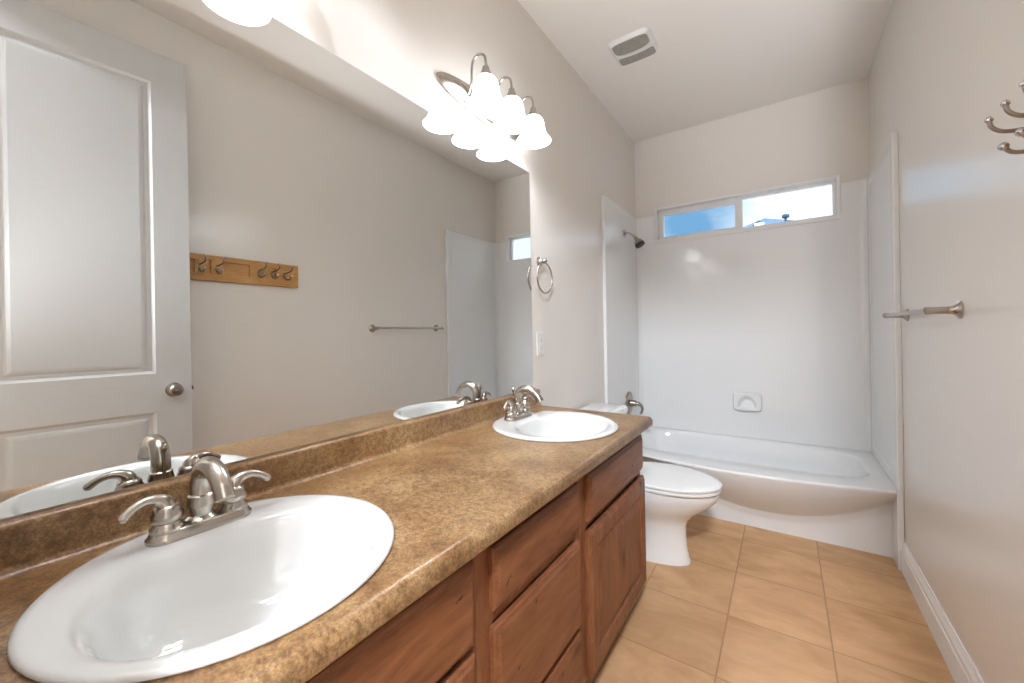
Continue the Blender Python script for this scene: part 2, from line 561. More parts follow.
# ------------------------------------------------------------------ window
def make_window():
    fw = 0.10                                          # the vinyl unit sits this far behind the wall face
    bm = BM()                                          # white casing that lines the opening and laps onto the wall
    y0, y1 = B - 0.024, B + 0.10
    t = 0.012
    box(bm, WX0 - 0.008, WX0 + t, y0, y1, WZ0 - 0.008, WZ1 + 0.004); box(bm, WX1 - t, WX1 + 0.008, y0, y1, WZ0 - 0.008, WZ1 + 0.004)
    box(bm, WX0 + t, WX1 - t, y0, y1, WZ1 - t, WZ1 + 0.004); box(bm, WX0 - 0.012, WX1 + 0.012, y0 - 0.006, y0 + 0.024, WZ0 - 0.02, WZ0 + t)
    box(bm, WX0 + t, WX1 - t, y0 + 0.024, y1, WZ0 - 0.008, WZ0 + t)
    w = struct('window_1', bm, M['vinyl'], bevel=0.002)
    a0, a1, c0, c1 = WX0 + t, WX1 - t, WZ0 + t, WZ1 - t
    yA, yB = B + 0.035, B + 0.075
    mid = 0.785
    bm = BM()
    box(bm, a0, a0 + 0.018, yA, yB, c0, c1); box(bm, a1 - 0.018, a1, yA, yB, c0, c1)
    box(bm, a0 + 0.018, a1 - 0.018, yA, yB, c0, c0 + 0.014); box(bm, a0 + 0.018, a1 - 0.018, yA, yB, c1 - 0.016, c1)
    box(bm, mid - 0.018, mid + 0.018, yA, yB, c0 + 0.014, c1 - 0.016)
    obj('frame', bm, M['vinyl'], w, bevel=0.002)
    bm = BM()                                          # the sliding sash, left
    s0, s1, q0, q1, k = a0 + 0.018, mid - 0.018, c0 + 0.014, c1 - 0.016, 0.022
    box(bm, s0, s0 + k, yA - 0.004, yB - 0.01, q0, q1); box(bm, s1 - k + 0.006, s1, yA - 0.004, yB - 0.01, q0, q1)
    box(bm, s0 + k, s1 - k + 0.006, yA - 0.004, yB - 0.01, q0, q0 + 0.014); box(bm, s0 + k, s1 - k + 0.006, yA - 0.004, yB - 0.01, q1 - 0.026, q1)
    sash = obj('sash', bm, M['vinyl'], w, bevel=0.002)
    bm = BM(); box(bm, s0 + k, s1 - k + 0.006, yB - 0.022, yB - 0.018, q0 + 0.014, q1 - 0.026)
    obj('pane', bm, M['screen_glass'], sash)
    bm = BM(); box(bm, mid + 0.018, a1 - 0.018, yB - 0.022, yB - 0.018, q0, q1)
    obj('pane', bm, M['glass'], w)
    bm = BM(); box(bm, mid - 0.012, mid + 0.002, yA - 0.010, yA, 2.05, 2.10); obj('latch', bm, M['vinyl'], w, bevel=0.003)
make_window()

# house seen through the window
def make_house():
    t = thing('neighbor_house', 'blue-grey hip-roofed house seen outside through the right window pane', 'house', (0, 30, 0))
    bm = BM(); box(bm, -3.2, 4.2, 30.2, 38, -4, 7.05); obj('wall', bm, M['siding'], t)
    bm = BM()
    y0, y1 = 29.8, 38.4
    e = [Vector((-3.6, y0, 6.95)), Vector((4.6, y0, 6.95)), Vector((4.6, y1, 6.95)), Vector((-3.6, y1, 6.95))]
    r = [Vector((0.05, 32.0, 8.62)), Vector((0.95, 33.6, 8.62))]
    ev = [bm.verts.new(p) for p in e]; rv = [bm.verts.new(p) for p in r]
    bm.faces.new((ev[0], ev[1], rv[1], rv[0])); bm.faces.new((ev[1], ev[2], rv[1])); bm.faces.new((ev[2], ev[3], rv[0], rv[1])); bm.faces.new((ev[3], ev[0], rv[0]))
    bm.faces.new(ev[::-1])
    obj('roof', bm, M['slate'], t)
    bm = BM()                                          # small gabled dormer with a white face
    for (a, b, c) in (((-0.75, 7.55), (0.35, 7.55), (-0.2, 8.02)),):
        f = [bm.verts.new((a[0], 29.7, a[1])), bm.verts.new((b[0], 29.7, b[1])), bm.verts.new((c[0], 29.7, c[1]))]
        g = [bm.verts.new((a[0], 31.6, a[1])), bm.verts.new((b[0], 31.6, b[1])), bm.verts.new((c[0], 31.6, c[1]))]
        bm.faces.new(f); bm.faces.new(g[::-1]); bridge(bm, f, g)
    d = obj('dormer', bm, M['slate'], t)
    bm = BM(); box(bm, -0.42, 0.1, 29.62, 29.7, 7.62, 7.82); obj('dormer_window', bm, M['trim'], d)
    bm = BM(); lathe(bm, [(0.07, 7.0), (0.07, 8.03), (0.10, 8.05), (0.2, 8.09), (0.21, 8.25), (0.12, 8.30)], (1.22, 30.4, 0), n=12)
    obj('chimney_pipe', bm, M['slate'], t, smooth='angle')
make_house()

# ------------------------------------------------------------------ paneled slabs (room door, cabinet doors)
def ring_panel(bm, P, u0, u1, v0, v1, steps):
    """nested rectangular rings: steps = [(inset, depth), ...]; P(u, v, depth) -> point"""
    prev = None
    for ins, dep in steps:
        a, b, c, d = u0 + ins, u1 - ins, v0 + ins, v1 - ins
        lp = [bm.verts.new(P(*q, dep)) for q in ((a, c), (b, c), (b, d), (a, d))]
        if prev: bridge(bm, prev, lp)
        prev = lp
    bm.faces.new(prev)

def face_with_panels(bm, P, u0, u1, v0, v1, panels, steps):
    """a flat face at depth 0 with rectangular panels let into it (panels stacked in v)"""
    def quad(a, b, c, d):
        bm.faces.new([bm.verts.new(P(*q, 0)) for q in ((a, c), (b, c), (b, d), (a, d))])
    pu0, pu1 = panels[0][0], panels[0][1]
    quad(u0, pu0, v0, v1); quad(pu1, u1, v0, v1)
    vs = v0
    for (_, _, c, d) in panels:
        quad(pu0, pu1, vs, c); vs = d
        ring_panel(bm, P, pu0, pu1, c, d, steps)
    quad(pu0, pu1, vs, v1)

def make_door():
    hx, hy = 1.4215, -0.035
    F = Vector((1.371, 0.725, 0)) - Vector((hx, hy, 0))
    wd = F.length
    U = F.normalized(); Nn = Vector((U.y, -U.x, 0))          # Nn points to the wall behind the leaf
    th = 0.036
    base = Vector((hx, hy, 0))
    t = bpy.data.objects.new('door_1', None); COL.objects.link(t); t.location = base; ROOT[t.name] = base
    t['kind'] = 'structure'
    P = lambda u, v, d: base + U * u + Vector((0, 0, v)) + Nn * d
    Q = lambda u, v, d: base + U * u + Vector((0, 0, v)) + Nn * (th - d)
    z0, z1 = 0.012, 2.55
    steps = [(0, 0), (0.006, 0.004), (0.012, 0.0085), (0.026, 0.0095), (0.036, 0.0045), (0.046, 0.003)]
    pn = [(0.165, wd - 0.132, 0.25, 0.866), (0.165, wd - 0.132, 1.044, 2.405)]
    bm = BM()
    face_with_panels(bm, P, 0, wd, z0, z1, pn, steps)
    face_with_panels(bm, Q, 0, wd, z0, z1, pn, steps)
    for a, b in (((0, z0), (wd, z0)), ((wd, z0), (wd, z1)), ((wd, z1), (0, z1)), ((0, z1), (0, z0))):
        bm.faces.new([bm.verts.new(p) for p in (P(*a, 0), P(*b, 0), Q(*b, 0), Q(*a, 0))])
    bmesh.ops.remove_doubles(bm, verts=bm.verts, dist=1e-5)
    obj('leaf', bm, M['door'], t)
    ku, kz = wd - 0.068, 0.962
    for s, fn in ((1, P), (-1, Q)):
        c = fn(ku, kz, 0); d = -Nn * s
        bm = BM(); lathe(bm, [(0.033, 0), (0.033, 0.003), (0.030, 0.008), (0.016, 0.010), (0.012, 0.022), (0.013, 0.026), (0.022, 0.030), (0.027, 0.038), (0.027, 0.048), (0.021, 0.055), (0.008, 0.057)], c, direction=d, n=24)
        if s == -1:
            for v in bm.verts: v.co = c + (v.co - c) - d * max(0, (v.co - c).dot(d)) * 0.35
        k = obj('knob', bm, M['dark_nickel'], t, smooth='angle')
        if s == 1:
            bm = BM(); lathe(bm, [(0.006, 0.0565), (0.006, 0.060), (0.003, 0.061)], c, direction=d, n=12); obj('lock_button', bm, M['chrome'], k, smooth='angle')
    bm = BM(); e = P(wd, kz, th / 2)
    box(bm, -0.0115, 0.0115, 0, 0.001, -0.028, 0.028)
    box(bm, -0.006, 0.006, 0.001, 0.009, -0.009, 0.009)
    R = Matrix((Nn, U, Vector((0, 0, 1)))).transposed()
    for v in bm.verts: v.co = e + R @ v.co
    obj('latch', bm, M['nickel'], t)
    for i, hz in enumerate((0.25, 1.3, 2.35)):
        bm = BM(); lathe(bm, [(0.006, -0.045), (0.006, 0.045)], base + Vector((-0.004, -0.004, hz)), n=10); obj('hinge', bm, M['nickel'], t, smooth='angle')
make_door()

# ------------------------------------------------------------------ vanity
ZC, CX1, CY0, CY1 = 0.836, 0.583, -0.03, 1.738
XF, XD = 0.527, 0.5483                                     # face frame front, door front
SINKS = [(0.297, 0.292), (0.297, 1.388)]

def raised_front(bm, y0, y1, z0, z1):
    """drawer front slab: bevelled lip all round a flat field"""
    P = lambda u, v, d: Vector((XD - d, u, v))
    ring_panel(bm, P, y0, y1, z0, z1, [(0, XD - XF - 0.0005), (0, 0.010), (0.004, 0.006), (0.008, 0.005), (0.016, 0.0), (0.02, 0.0)])
    b = [bm.verts.new((XF + 0.0005, y, z)) for y, z in ((y0, z0), (y1, z0), (y1, z1), (y0, z1))]
    bm.faces.new(b)
    bmesh.ops.remove_doubles(bm, verts=bm.verts, dist=1e-5)

def add_knot(bm, y, z, ry, rz, tilt=0.0):
    """a dark knot in the face grain: same mesh as the front, own material slot"""
    c, s = math.cos(tilt), math.sin(tilt)
    vs = []
    for i in range(14):
        a = 2 * PI * i / 14
        u, v = ry * math.cos(a) * (1 + 0.2 * math.sin(3 * a)), rz * math.sin(a)
        vs.append(bm.verts.new((XD + 0.0003, y + u * c - v * s, z + u * s + v * c)))
    bm.faces.new(vs).material_index = 1

def panel_door(bm, y0, y1, z0, z1):
    P = lambda u, v, d: Vector((XD - d, u, v))
    s = 0.062
    ring_panel(bm, P, y0, y1, z0, z1, [(0, XD - XF - 0.0005), (0, 0.010), (0.004, 0.006), (0.008, 0.005), (0.013, 0.0), (s - 0.008, 0.0), (s - 0.003, 0.002), (s, 0.009), (s + 0.004, 0.010), (s + 0.03, 0.004), (s + 0.032, 0.0035)])
    b = [bm.verts.new((XF + 0.0005, y, z)) for y, z in ((y0, z0), (y1, z0), (y1, z1), (y0, z1))]
    bm.faces.new(b)
    bmesh.ops.remove_doubles(bm, verts=bm.verts, dist=1e-5)

def carcass(y0, y1, fr, parent):
    """open-topped box, toe kick and face frame; fr = list of frame bars (y0,y1,z0,z1)"""
    z0, z1, t = 0.1176, 0.795, 0.016
    bm = BM()
    box(bm, 0.003, XF - 0.02, y0, y0 + t, z0, z1); box(bm, 0.003, XF - 0.02, y1 - t, y1, z0, z1)
    box(bm, 0.003, XF - 0.02, y0 + t, y1 - t, z0, z0 + t); box(bm, 0.003, 0.012, y0 + t, y1 - t, z0 + t, z1)
    box(bm, XF - 0.028, XF - 0.021, y0 + t, y1 - t, z0 + t, 0.61)
    obj('carcass', bm, M['wood_v'], parent)
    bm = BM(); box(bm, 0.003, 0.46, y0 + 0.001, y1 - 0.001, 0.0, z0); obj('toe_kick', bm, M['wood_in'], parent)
    bm = BM()
    for f in fr: box(bm, XF - 0.02, XF, *f)
    obj('face_frame', bm, M['wood_v'], parent, bevel=0.0015)

def make_cabinets():
    zt, zb = 0.795, 0.1176
    # right, under the far sink
    t = thing('vanity_cabinet', 'brown alder sink cabinet nearest the toilet, a false drawer front above one panel door', 'cabinet', (0.25, 1.47, 0))
    carcass(1.106, 1.732, [(1.106, 1.160, zb, zt), (1.703, 1.732, zb, zt), (1.160, 1.703, 0.768, zt), (1.160, 1.703, 0.5885, 0.627), (1.160, 1.703, zb, 0.139)], t)
    bm = BM(); raised_front(bm, 1.150, 1.717, 0.6116, 0.760); dr = obj('drawer_front', bm, M['wood_h'], t)
    bm = BM(); lathe(bm, [(0.0045, 0), (0.0045, 0.001)], (XD - 0.0002, 1.565, 0.670), axis='X', n=12); obj('knob_hole', bm, M['hole'], dr)
    bm = BM(); panel_door(bm, 1.150, 1.737, 0.1214, 0.5788); obj('door', bm, M['wood_v'], t)
    # middle drawers
    KNOTS = [(0.703, 0.664, 0.010, 0.0022, 0.9), (0.713, 0.672, 0.005, 0.0014, 0.2), (0.820, 0.557, 0.006, 0.0035, 0.4), (0.742, 0.452, 0.006, 0.003, 0.5), (0.950, 0.288, 0.007, 0.004, 0.6), (0.80, 0.20, 0.006, 0.004, 0.3)]
    t = thing('vanity_cabinet', 'brown alder cabinet of three stacked drawers between the two sink cabinets', 'cabinet', (0.25, 0.89, 0))
    carcass(0.606, 1.105, [(0.606, 0.674, zb, zt), (1.071, 1.105, zb, zt), (0.674, 1.071, 0.761, zt), (0.674, 1.071, 0.5885, 0.627), (0.674, 1.071, 0.3173, 0.3463), (0.674, 1.071, zb, 0.139)], t)
    for z0, z1 in ((0.621, 0.7545), (0.3346, 0.5846), (0.1214, 0.3163)):
        bm = BM(); raised_front(bm, 0.662, 1.087, z0, z1)
        for y, z, a, b, q in KNOTS:
            if z0 + 0.02 < z < z1 - 0.02: add_knot(bm, y, z, a, b, q)
        obj('drawer', bm, [M['wood_h'], M['knot']], t)
    # left, under the near sink
    t = thing('vanity_cabinet', 'brown alder sink cabinet at the front edge of the photo, under the near sink', 'cabinet', (0.25, 0.3, 0))
    carcass(-0.025, 0.605, [(-0.025, 0.01, zb, zt), (0.569, 0.605, zb, zt), (0.01, 0.569, 0.768, zt), (0.01, 0.569, 0.5788, 0.6174), (0.01, 0.569, zb, 0.139)], t)
    bm = BM(); raised_front(bm, -0.005, 0.600, 0.5943, 0.760); add_knot(bm, 0.552, 0.715, 0.008, 0.0028, 0.2); add_knot(bm, 0.541, 0.712, 0.003, 0.0016); obj('drawer_front', bm, [M['wood_h'], M['knot']], t)
    bm = BM(); panel_door(bm, -0.005, 0.600, 0.1214, 0.5769); obj('door', bm, M['wood_v'], t)
make_cabinets()

def make_countertop():
    prof = []
    def arc(cx, cz, r, a0, a1, n=6):
        for i in range(n + 1):
            a = math.radians(a0 + (a1 - a0) * i / n)
            prof.append((cx + r * math.cos(a), cz + r * math.sin(a)))
    s = 0.030
    zs = 0.918
    prof.append((0.003, 0.799)); prof.append((0.003, zs))
    arc(s - 0.010, zs - 0.010, 0.010, 90, 0)
    arc(s + 0.014, ZC + 0.014, 0.014, 180, 270)
    arc(CX1 - 0.020, ZC - 0.020, 0.020, 90, 0, 8)
    arc(CX1 - 0.008, 0.797 + 0.008, 0.008, 0, -90, 4)
    prof.append((CX1 - 0.03, 0.797)); prof.append((CX1 - 0.03, 0.799))
    bm = BM()
    ys = [CY0, CY1 - 0.003, CY1]
    loops = []
    for y, ins in ((CY0, 0), (CY1 - 0.003, 0), (CY1, 0.003)):
        loops.append([Vector((min(max(x, 0.003), CX1 - ins), y, z - (ins if z > 0.815 else 0))) for x, z in prof])
    loft(bm, loops)
    o = obj('countertop', bm, M['laminate'])
    cut = BM()
    for cx, cy in SINKS: lathe(cut, [(0.228, 0.70), (0.228, 0.90)], (cx, cy, 0), n=64)
    c = obj('cutter', cut, M['laminate'])
    md = o.modifiers.new('cut', 'BOOLEAN'); md.operation = 'DIFFERENCE'; md.object = c; md.solver = 'EXACT'
    dg = bpy.context.evaluated_depsgraph_get()
    me = bpy.data.meshes.new_from_object(o.evaluated_get(dg))
    o.modifiers.clear()
    o.data = me
    cm = c.data
    bpy.data.objects.remove(c); bpy.data.meshes.remove(cm)
    for p in me.polygons: p.use_smooth = True
    me.set_sharp_from_angle(angle=math.radians(35))
    tag(o, 'long brown mottled laminate vanity countertop with raised backsplash under the mirror', 'countertop')
make_countertop()

def make_sink():
    cx, cy = SINKS[0]
    t = thing('sink', 'round white drop-in sink nearest the camera, at the left front of the counter', 'sink', (cx, cy, ZC), 'drop-in sinks in the vanity counter')
    bx = cx + 0.040
    L = []
    n = 72
    for r, z in ((0.2295, ZC - 0.012), (0.230, ZC + 0.0004), (0.2430, ZC + 0.0006), (0.2450, ZC + 0.004), (0.2430, ZC + 0.008), (0.239, ZC + 0.0105), (0.230, ZC + 0.0115)):
        L.append(superloop(cx, cy, r, r, z, n))
    L.append(superloop(cx + 0.033, cy, 0.178, 0.2045, ZC + 0.0100, n, 2.15))
    L.append(superloop(bx, cy, 0.166, 0.196, ZC + 0.007, n, 2.25))
    L.append(superloop(bx, cy, 0.158, 0.189, ZC - 0.002, n, 2.3))
    for ax, ay, z in ((0.151, 0.181, -0.02), (0.142, 0.169, -0.055), (0.129, 0.154, -0.09), (0.108, 0.132, -0.115), (0.072, 0.09, -0.128), (0.03, 0.035, -0.133)):
        L.append(superloop(bx, cy, ax, ay, ZC + z, n, 2.3))
    bm = BM()
    loft(bm, L, cap0=False, cap1=True)
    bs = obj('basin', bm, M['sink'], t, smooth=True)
    bm = BM(); lathe(bm, [(0.024, -0.1325), (0.024, -0.129), (0.019, -0.128), (0.018, -0.1305), (0.012, -0.128), (0.002, -0.126)], (bx, cy, ZC), n=24)
    obj('drain', bm, M['nickel'], t, smooth='angle')
    bm = BM(); lathe(bm, [(0.011, 0), (0.011, 0.004), (0.006, 0.005)], (bx + 0.155, cy, ZC - 0.04), direction=(-1, 0, 0.2), n=16)
    obj('overflow', bm, M['nickel'], t, smooth='angle')
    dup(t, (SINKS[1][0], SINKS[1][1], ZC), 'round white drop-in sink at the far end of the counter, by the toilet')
make_sink()

def make_faucet():
    fx, fy, z0 = 0.127, 0.291, ZC + 0.0104
    t = thing('faucet', 'brushed nickel two-handle faucet on the sink nearest the camera', 'faucet', (fx, fy, z0), 'two-handle faucets on the sinks')
    def stadium(hl, hw, z, n=40):
        out = []
        for i in range(n):
            a = 2 * PI * i / n
            c, s = math.cos(a), math.sin(a)
            out.append(Vector((fx + hw * c, fy + (hl - hw) * (1 if s > 0 else -1) * min(1, abs(s) * 8) + hw * s, z)))
        return out
    bm = BM()
    loft(bm, [stadium(0.083, 0.029, z0), stadium(0.083, 0.029, z0 + 0.006), stadium(0.080, 0.0265, z0 + 0.009), stadium(0.077, 0.0245, z0 + 0.016), stadium(0.073, 0.021, z0 + 0.0185)])
    obj('base_plate', bm, M['nickel'], t, smooth='angle')
    zb = z0 + 0.018
    # spout
    bm = BM()
    c = Vector((fx - 0.002, fy, zb))
    lathe(bm, [(0.027, -0.001), (0.027, 0.003), (0.020, 0.008), (0.019, 0.012), (0.0225, 0.022), (0.0235, 0.030), (0.021, 0.040), (0.0215, 0.044), (0.018, 0.047)], c, n=28)
    pts = [(0, 0, 0.044), (0.0, 0, 0.066), (0.008, 0, 0.088), (0.028, 0, 0.103), (0.055, 0, 0.104), (0.080, 0, 0.094), (0.098, 0, 0.078), (0.107, 0, 0.064)]
    tube(bm, [c + Vector(p) for p in pts], [0.0185, 0.0178, 0.0174, 0.0170, 0.0165, 0.0160, 0.0155, 0.0152], n=20)
    sp = obj('spout', bm, M['nickel'], t, smooth='angle')
    bm = BM()
    d = Vector((0.008, 0, -0.015)).normalized()
    lathe(bm, [(0.0160, -0.001), (0.0160, 0.006), (0.013, 0.008), (0.010, 0.008)], c + Vector(pts[-1]), direction=d, n=20)
    obj('aerator', bm, M['nickel'], sp, smooth='angle')
    # handles with curved levers
    for s in (-1, 1):
        c = Vector((fx, fy + s * 0.052, zb))
        bm = BM()
        lathe(bm, [(0.0255, -0.001), (0.0255, 0.004), (0.021, 0.009), (0.0195, 0.013), (0.0235, 0.019), (0.0235, 0.027), (0.0205, 0.033), (0.021, 0.036), (0.0190, 0.040), (0.013, 0.044)], c, n=26)
        h = obj('handle', bm, M['nickel'], t, smooth='angle')
        bm = BM()
        lp = [(0.0, 0.0, 0.034), (0.0, s * 0.004, 0.048), (0.001, s * 0.016, 0.057), (0.003, s * 0.032, 0.0585), (0.006, s * 0.047, 0.053), (0.010, s * 0.060, 0.043)]
        tube(bm, [c + Vector(p) for p in lp], [0.0165, 0.0135, 0.0095, 0.0075, 0.0070, 0.0078], n=16)
        sphere(bm, c + Vector(lp[-1]), 0.0078, 12)
        obj('lever', bm, M['nickel'], h, smooth=True)
    bm = BM()
    c = Vector((fx - 0.024, fy, z0 + 0.010))
    lathe(bm, [(0.003, 0.006), (0.003, 0.095), (0.0055, 0.098), (0.0075, 0.106), (0.0065, 0.113), (0.003, 0.117), (0.0035, 0.121), (0.001, 0.123)], c, n=14)
    obj('lift_rod', bm, M['nickel'], t, smooth='angle')
    dup(t, (fx - 0.006, SINKS[1][1] + 0.010, z0), 'brushed nickel two-handle faucet on the far sink near the toilet')
make_faucet()

# ------------------------------------------------------------------ wall mirror
bm = BM(); box(bm, 0.0015, 0.007, -0.035, 1.708, 0.9195, 2.0065)
mir = obj('wall_mirror', bm, [M['mirror_edge'], M['mirror']])
for p in mir.data.polygons:
    if p.normal.x > 0.9: p.material_index = 1
tag(mir, 'large frameless wall mirror standing on the backsplash over both sinks', 'mirror')

# ------------------------------------------------------------------ vanity lights
def make_light():
    yc, zc = 1.385, 2.163
    t = thing('vanity_light', 'three-lamp nickel vanity light on the wall over the far sink', 'wall light', (0, yc, zc), 'vanity lights over the mirror')
    bm = BM()
    L = [[Vector((x, p.x, p.y)) for p in superloop(yc, zc, a, b, 0, 56, 2.0)] for a, b, x in ((0.312, 0.054, 0.001), (0.320, 0.058, 0.004), (0.320, 0.058, 0.010), (0.312, 0.052, 0.014), (0.308, 0.047, 0.015), (0.29, 0.042, 0.024), (0.22, 0.030, 0.033), (0.10, 0.013, 0.036))]
    loft(bm, L)
    obj('back_plate', bm, M['nickel'], t, smooth='angle')
    for k in (-1, 0, 1):
        y = yc + k * 0.174
        bm = BM()
        tube(bm, [(0.024, y, zc - 0.012), (0.040, y, zc - 0.006), (0.052, y, zc + 0.03), (0.054, y, zc + 0.075), (0.062, y, zc + 0.108), (0.088, y, zc + 0.122), (0.116, y, zc + 0.108), (0.124, y, zc + 0.078), (0.124, y, zc + 0.06)], 0.0048, n=12)
        lathe(bm, [(0.012, 0), (0.013, 0.004), (0.008, 0.010)], (0.024, y, zc - 0.012), axis='X', n=14)
        arm = obj('arm', bm, M['nickel'], t, smooth='angle')
        bm = BM(); lathe(bm, [(0.007, 0.064), (0.012, 0.060), (0.014, 0.050), (0.020, 0.036), (0.0255, 0.022), (0.026, 0.012), (0.022, 0.012)], (0.124, y, zc), n=24)
        obj('fitter_cap', bm, M['nickel'], arm, smooth='angle')
        bm = BM()
        zt = zc + 0.022
        lathe(bm, [(0.022, 0.0), (0.034, -0.0063), (0.044, -0.0189), (0.049, -0.0365), (0.051, -0.0554), (0.055, -0.0743), (0.062, -0.0901), (0.072, -0.1027), (0.079, -0.1109), (0.076, -0.1109), (0.069, -0.1021), (0.058, -0.0882), (0.051, -0.0725), (0.047, -0.0536), (0.044, -0.0315), (0.033, -0.0101), (0.02, -0.005)], (0.124, y, zt), n=36, cap1=True)
        obj('lamp_shade', bm, M['shade'], t, smooth=True)
        bm = BM(); lathe(bm, [(0.012, -0.01), (0.013, -0.025), (0.022, -0.042), (0.026, -0.060), (0.022, -0.078), (0.010, -0.085)], (0.124, y, zt), n=20)
        obj('bulb', bm, M['bulb'], t, smooth=True)
    dup(t, (0, 0.283, zc), 'three-lamp vanity light over the near sink, only one lamp of it seen in the mirror')
make_light()

# ------------------------------------------------------------------ toilet
def make_toilet():
    yc = 2.205
    t = thing('toilet', 'white two-piece toilet with closed lid between vanity and bathtub', 'toilet', (0.4, yc, 0))
    def egg(xb, xf, hw, z, n=48, e=2.15):
        cx, ax = (xb + xf) / 2, (xf - xb) / 2
        out = []
        for i in range(n):
            a = 2 * PI * i / n
            c, s = math.cos(a), math.sin(a)
            x = cx + ax * math.copysign(abs(c) ** (2 / e), c)
            w = hw * math.copysign(abs(s) ** (2 / e), s)
            q = (x - xb) / (xf - xb)
            out.append(Vector((x, yc + w * (1.06 - 0.14 * q), z)))
        return out
    bm = BM()
    L = [egg(0.16, 0.636, 0.106, 0.0), egg(0.16, 0.636, 0.106, 0.014), egg(0.165, 0.628, 0.101, 0.035), egg(0.17, 0.620, 0.098, 0.08), egg(0.17, 0.616, 0.098, 0.14),
         egg(0.16, 0.617, 0.106, 0.19), egg(0.14, 0.632, 0.120, 0.225), egg(0.12, 0.672, 0.146, 0.265), egg(0.10, 0.725, 0.170, 0.305), egg(0.085, 0.762, 0.184, 0.345), egg(0.08, 0.776, 0.190, 0.375), egg(0.08, 0.776, 0.190, 0.388), egg(0.09, 0.765, 0.18, 0.394)]
    loft(bm, L)
    obj('bowl', bm, M['porcelain'], t, smooth='angle')
    bm = BM()
    L = [egg(0.262, 0.778, 0.188, 0.396), egg(0.258, 0.784, 0.192, 0.400), egg(0.258, 0.784, 0.192, 0.409), egg(0.264, 0.776, 0.187, 0.413)]
    loft(bm, L); obj('seat', bm, M['seat'], t, smooth='angle')
    bm = BM()
    L = [egg(0.262, 0.778, 0.187, 0.4155), egg(0.257, 0.786, 0.193, 0.419), egg(0.257, 0.787, 0.194, 0.427), egg(0.263, 0.780, 0.189, 0.433), egg(0.30, 0.74, 0.16, 0.4375), egg(0.42, 0.62, 0.08, 0.439)]
    loft(bm, L); obj('lid', bm, M['seat'], t, smooth='angle')
    for s in (-1, 1):
        bm = BM(); lathe(bm, [(0.014, -0.02), (0.014, 0.02)], (0.252, yc + s * 0.075, 0.41), axis='Y', n=14); obj('hinge', bm, M['seat'], t, smooth='angle')
    def rr(x0, x1, hw, z, r=0.03, n=8):
        out = []
        for (cx, cy, a0) in ((x1 - r, yc + hw - r, 0), (x0 + r, yc + hw - r, 90), (x0 + r, yc - hw + r, 180), (x1 - r, yc - hw + r, 270)):
            for i in range(n + 1):
                a = math.radians(a0 + 90 * i / n)
                out.append(Vector((cx + r * math.cos(a), cy + r * math.sin(a), z)))
        return out
    bm = BM()
    loft(bm, [rr(0.05, 0.20, 0.185, 0.392), rr(0.035, 0.225, 0.205, 0.42), rr(0.03, 0.235, 0.215, 0.55), rr(0.03, 0.24, 0.22, 0.700)])
    obj('tank', bm, M['porcelain'], t, smooth='angle')
    bm = BM()
    loft(bm, [rr(0.028, 0.248, 0.224, 0.701), rr(0.024, 0.254, 0.228, 0.706), rr(0.024, 0.254, 0.228, 0.733), rr(0.028, 0.250, 0.224, 0.741), rr(0.045, 0.232, 0.208, 0.745)])
    obj('tank_lid', bm, M['porcelain'], t, smooth='angle')
    bm = BM()
    lathe(bm, [(0.012, 0), (0.012, 0.008), (0.007, 0.016)], (0.239, yc + 0.15, 0.655), axis='X', n=14)
    tube(bm, [(0.252, yc + 0.15, 0.655), (0.257, yc + 0.12, 0.652), (0.257, yc + 0.08, 0.648)], [0.006, 0.005, 0.006], n=10)
    obj('flush_handle', bm, M['chrome'], t, smooth='angle')
make_toilet()

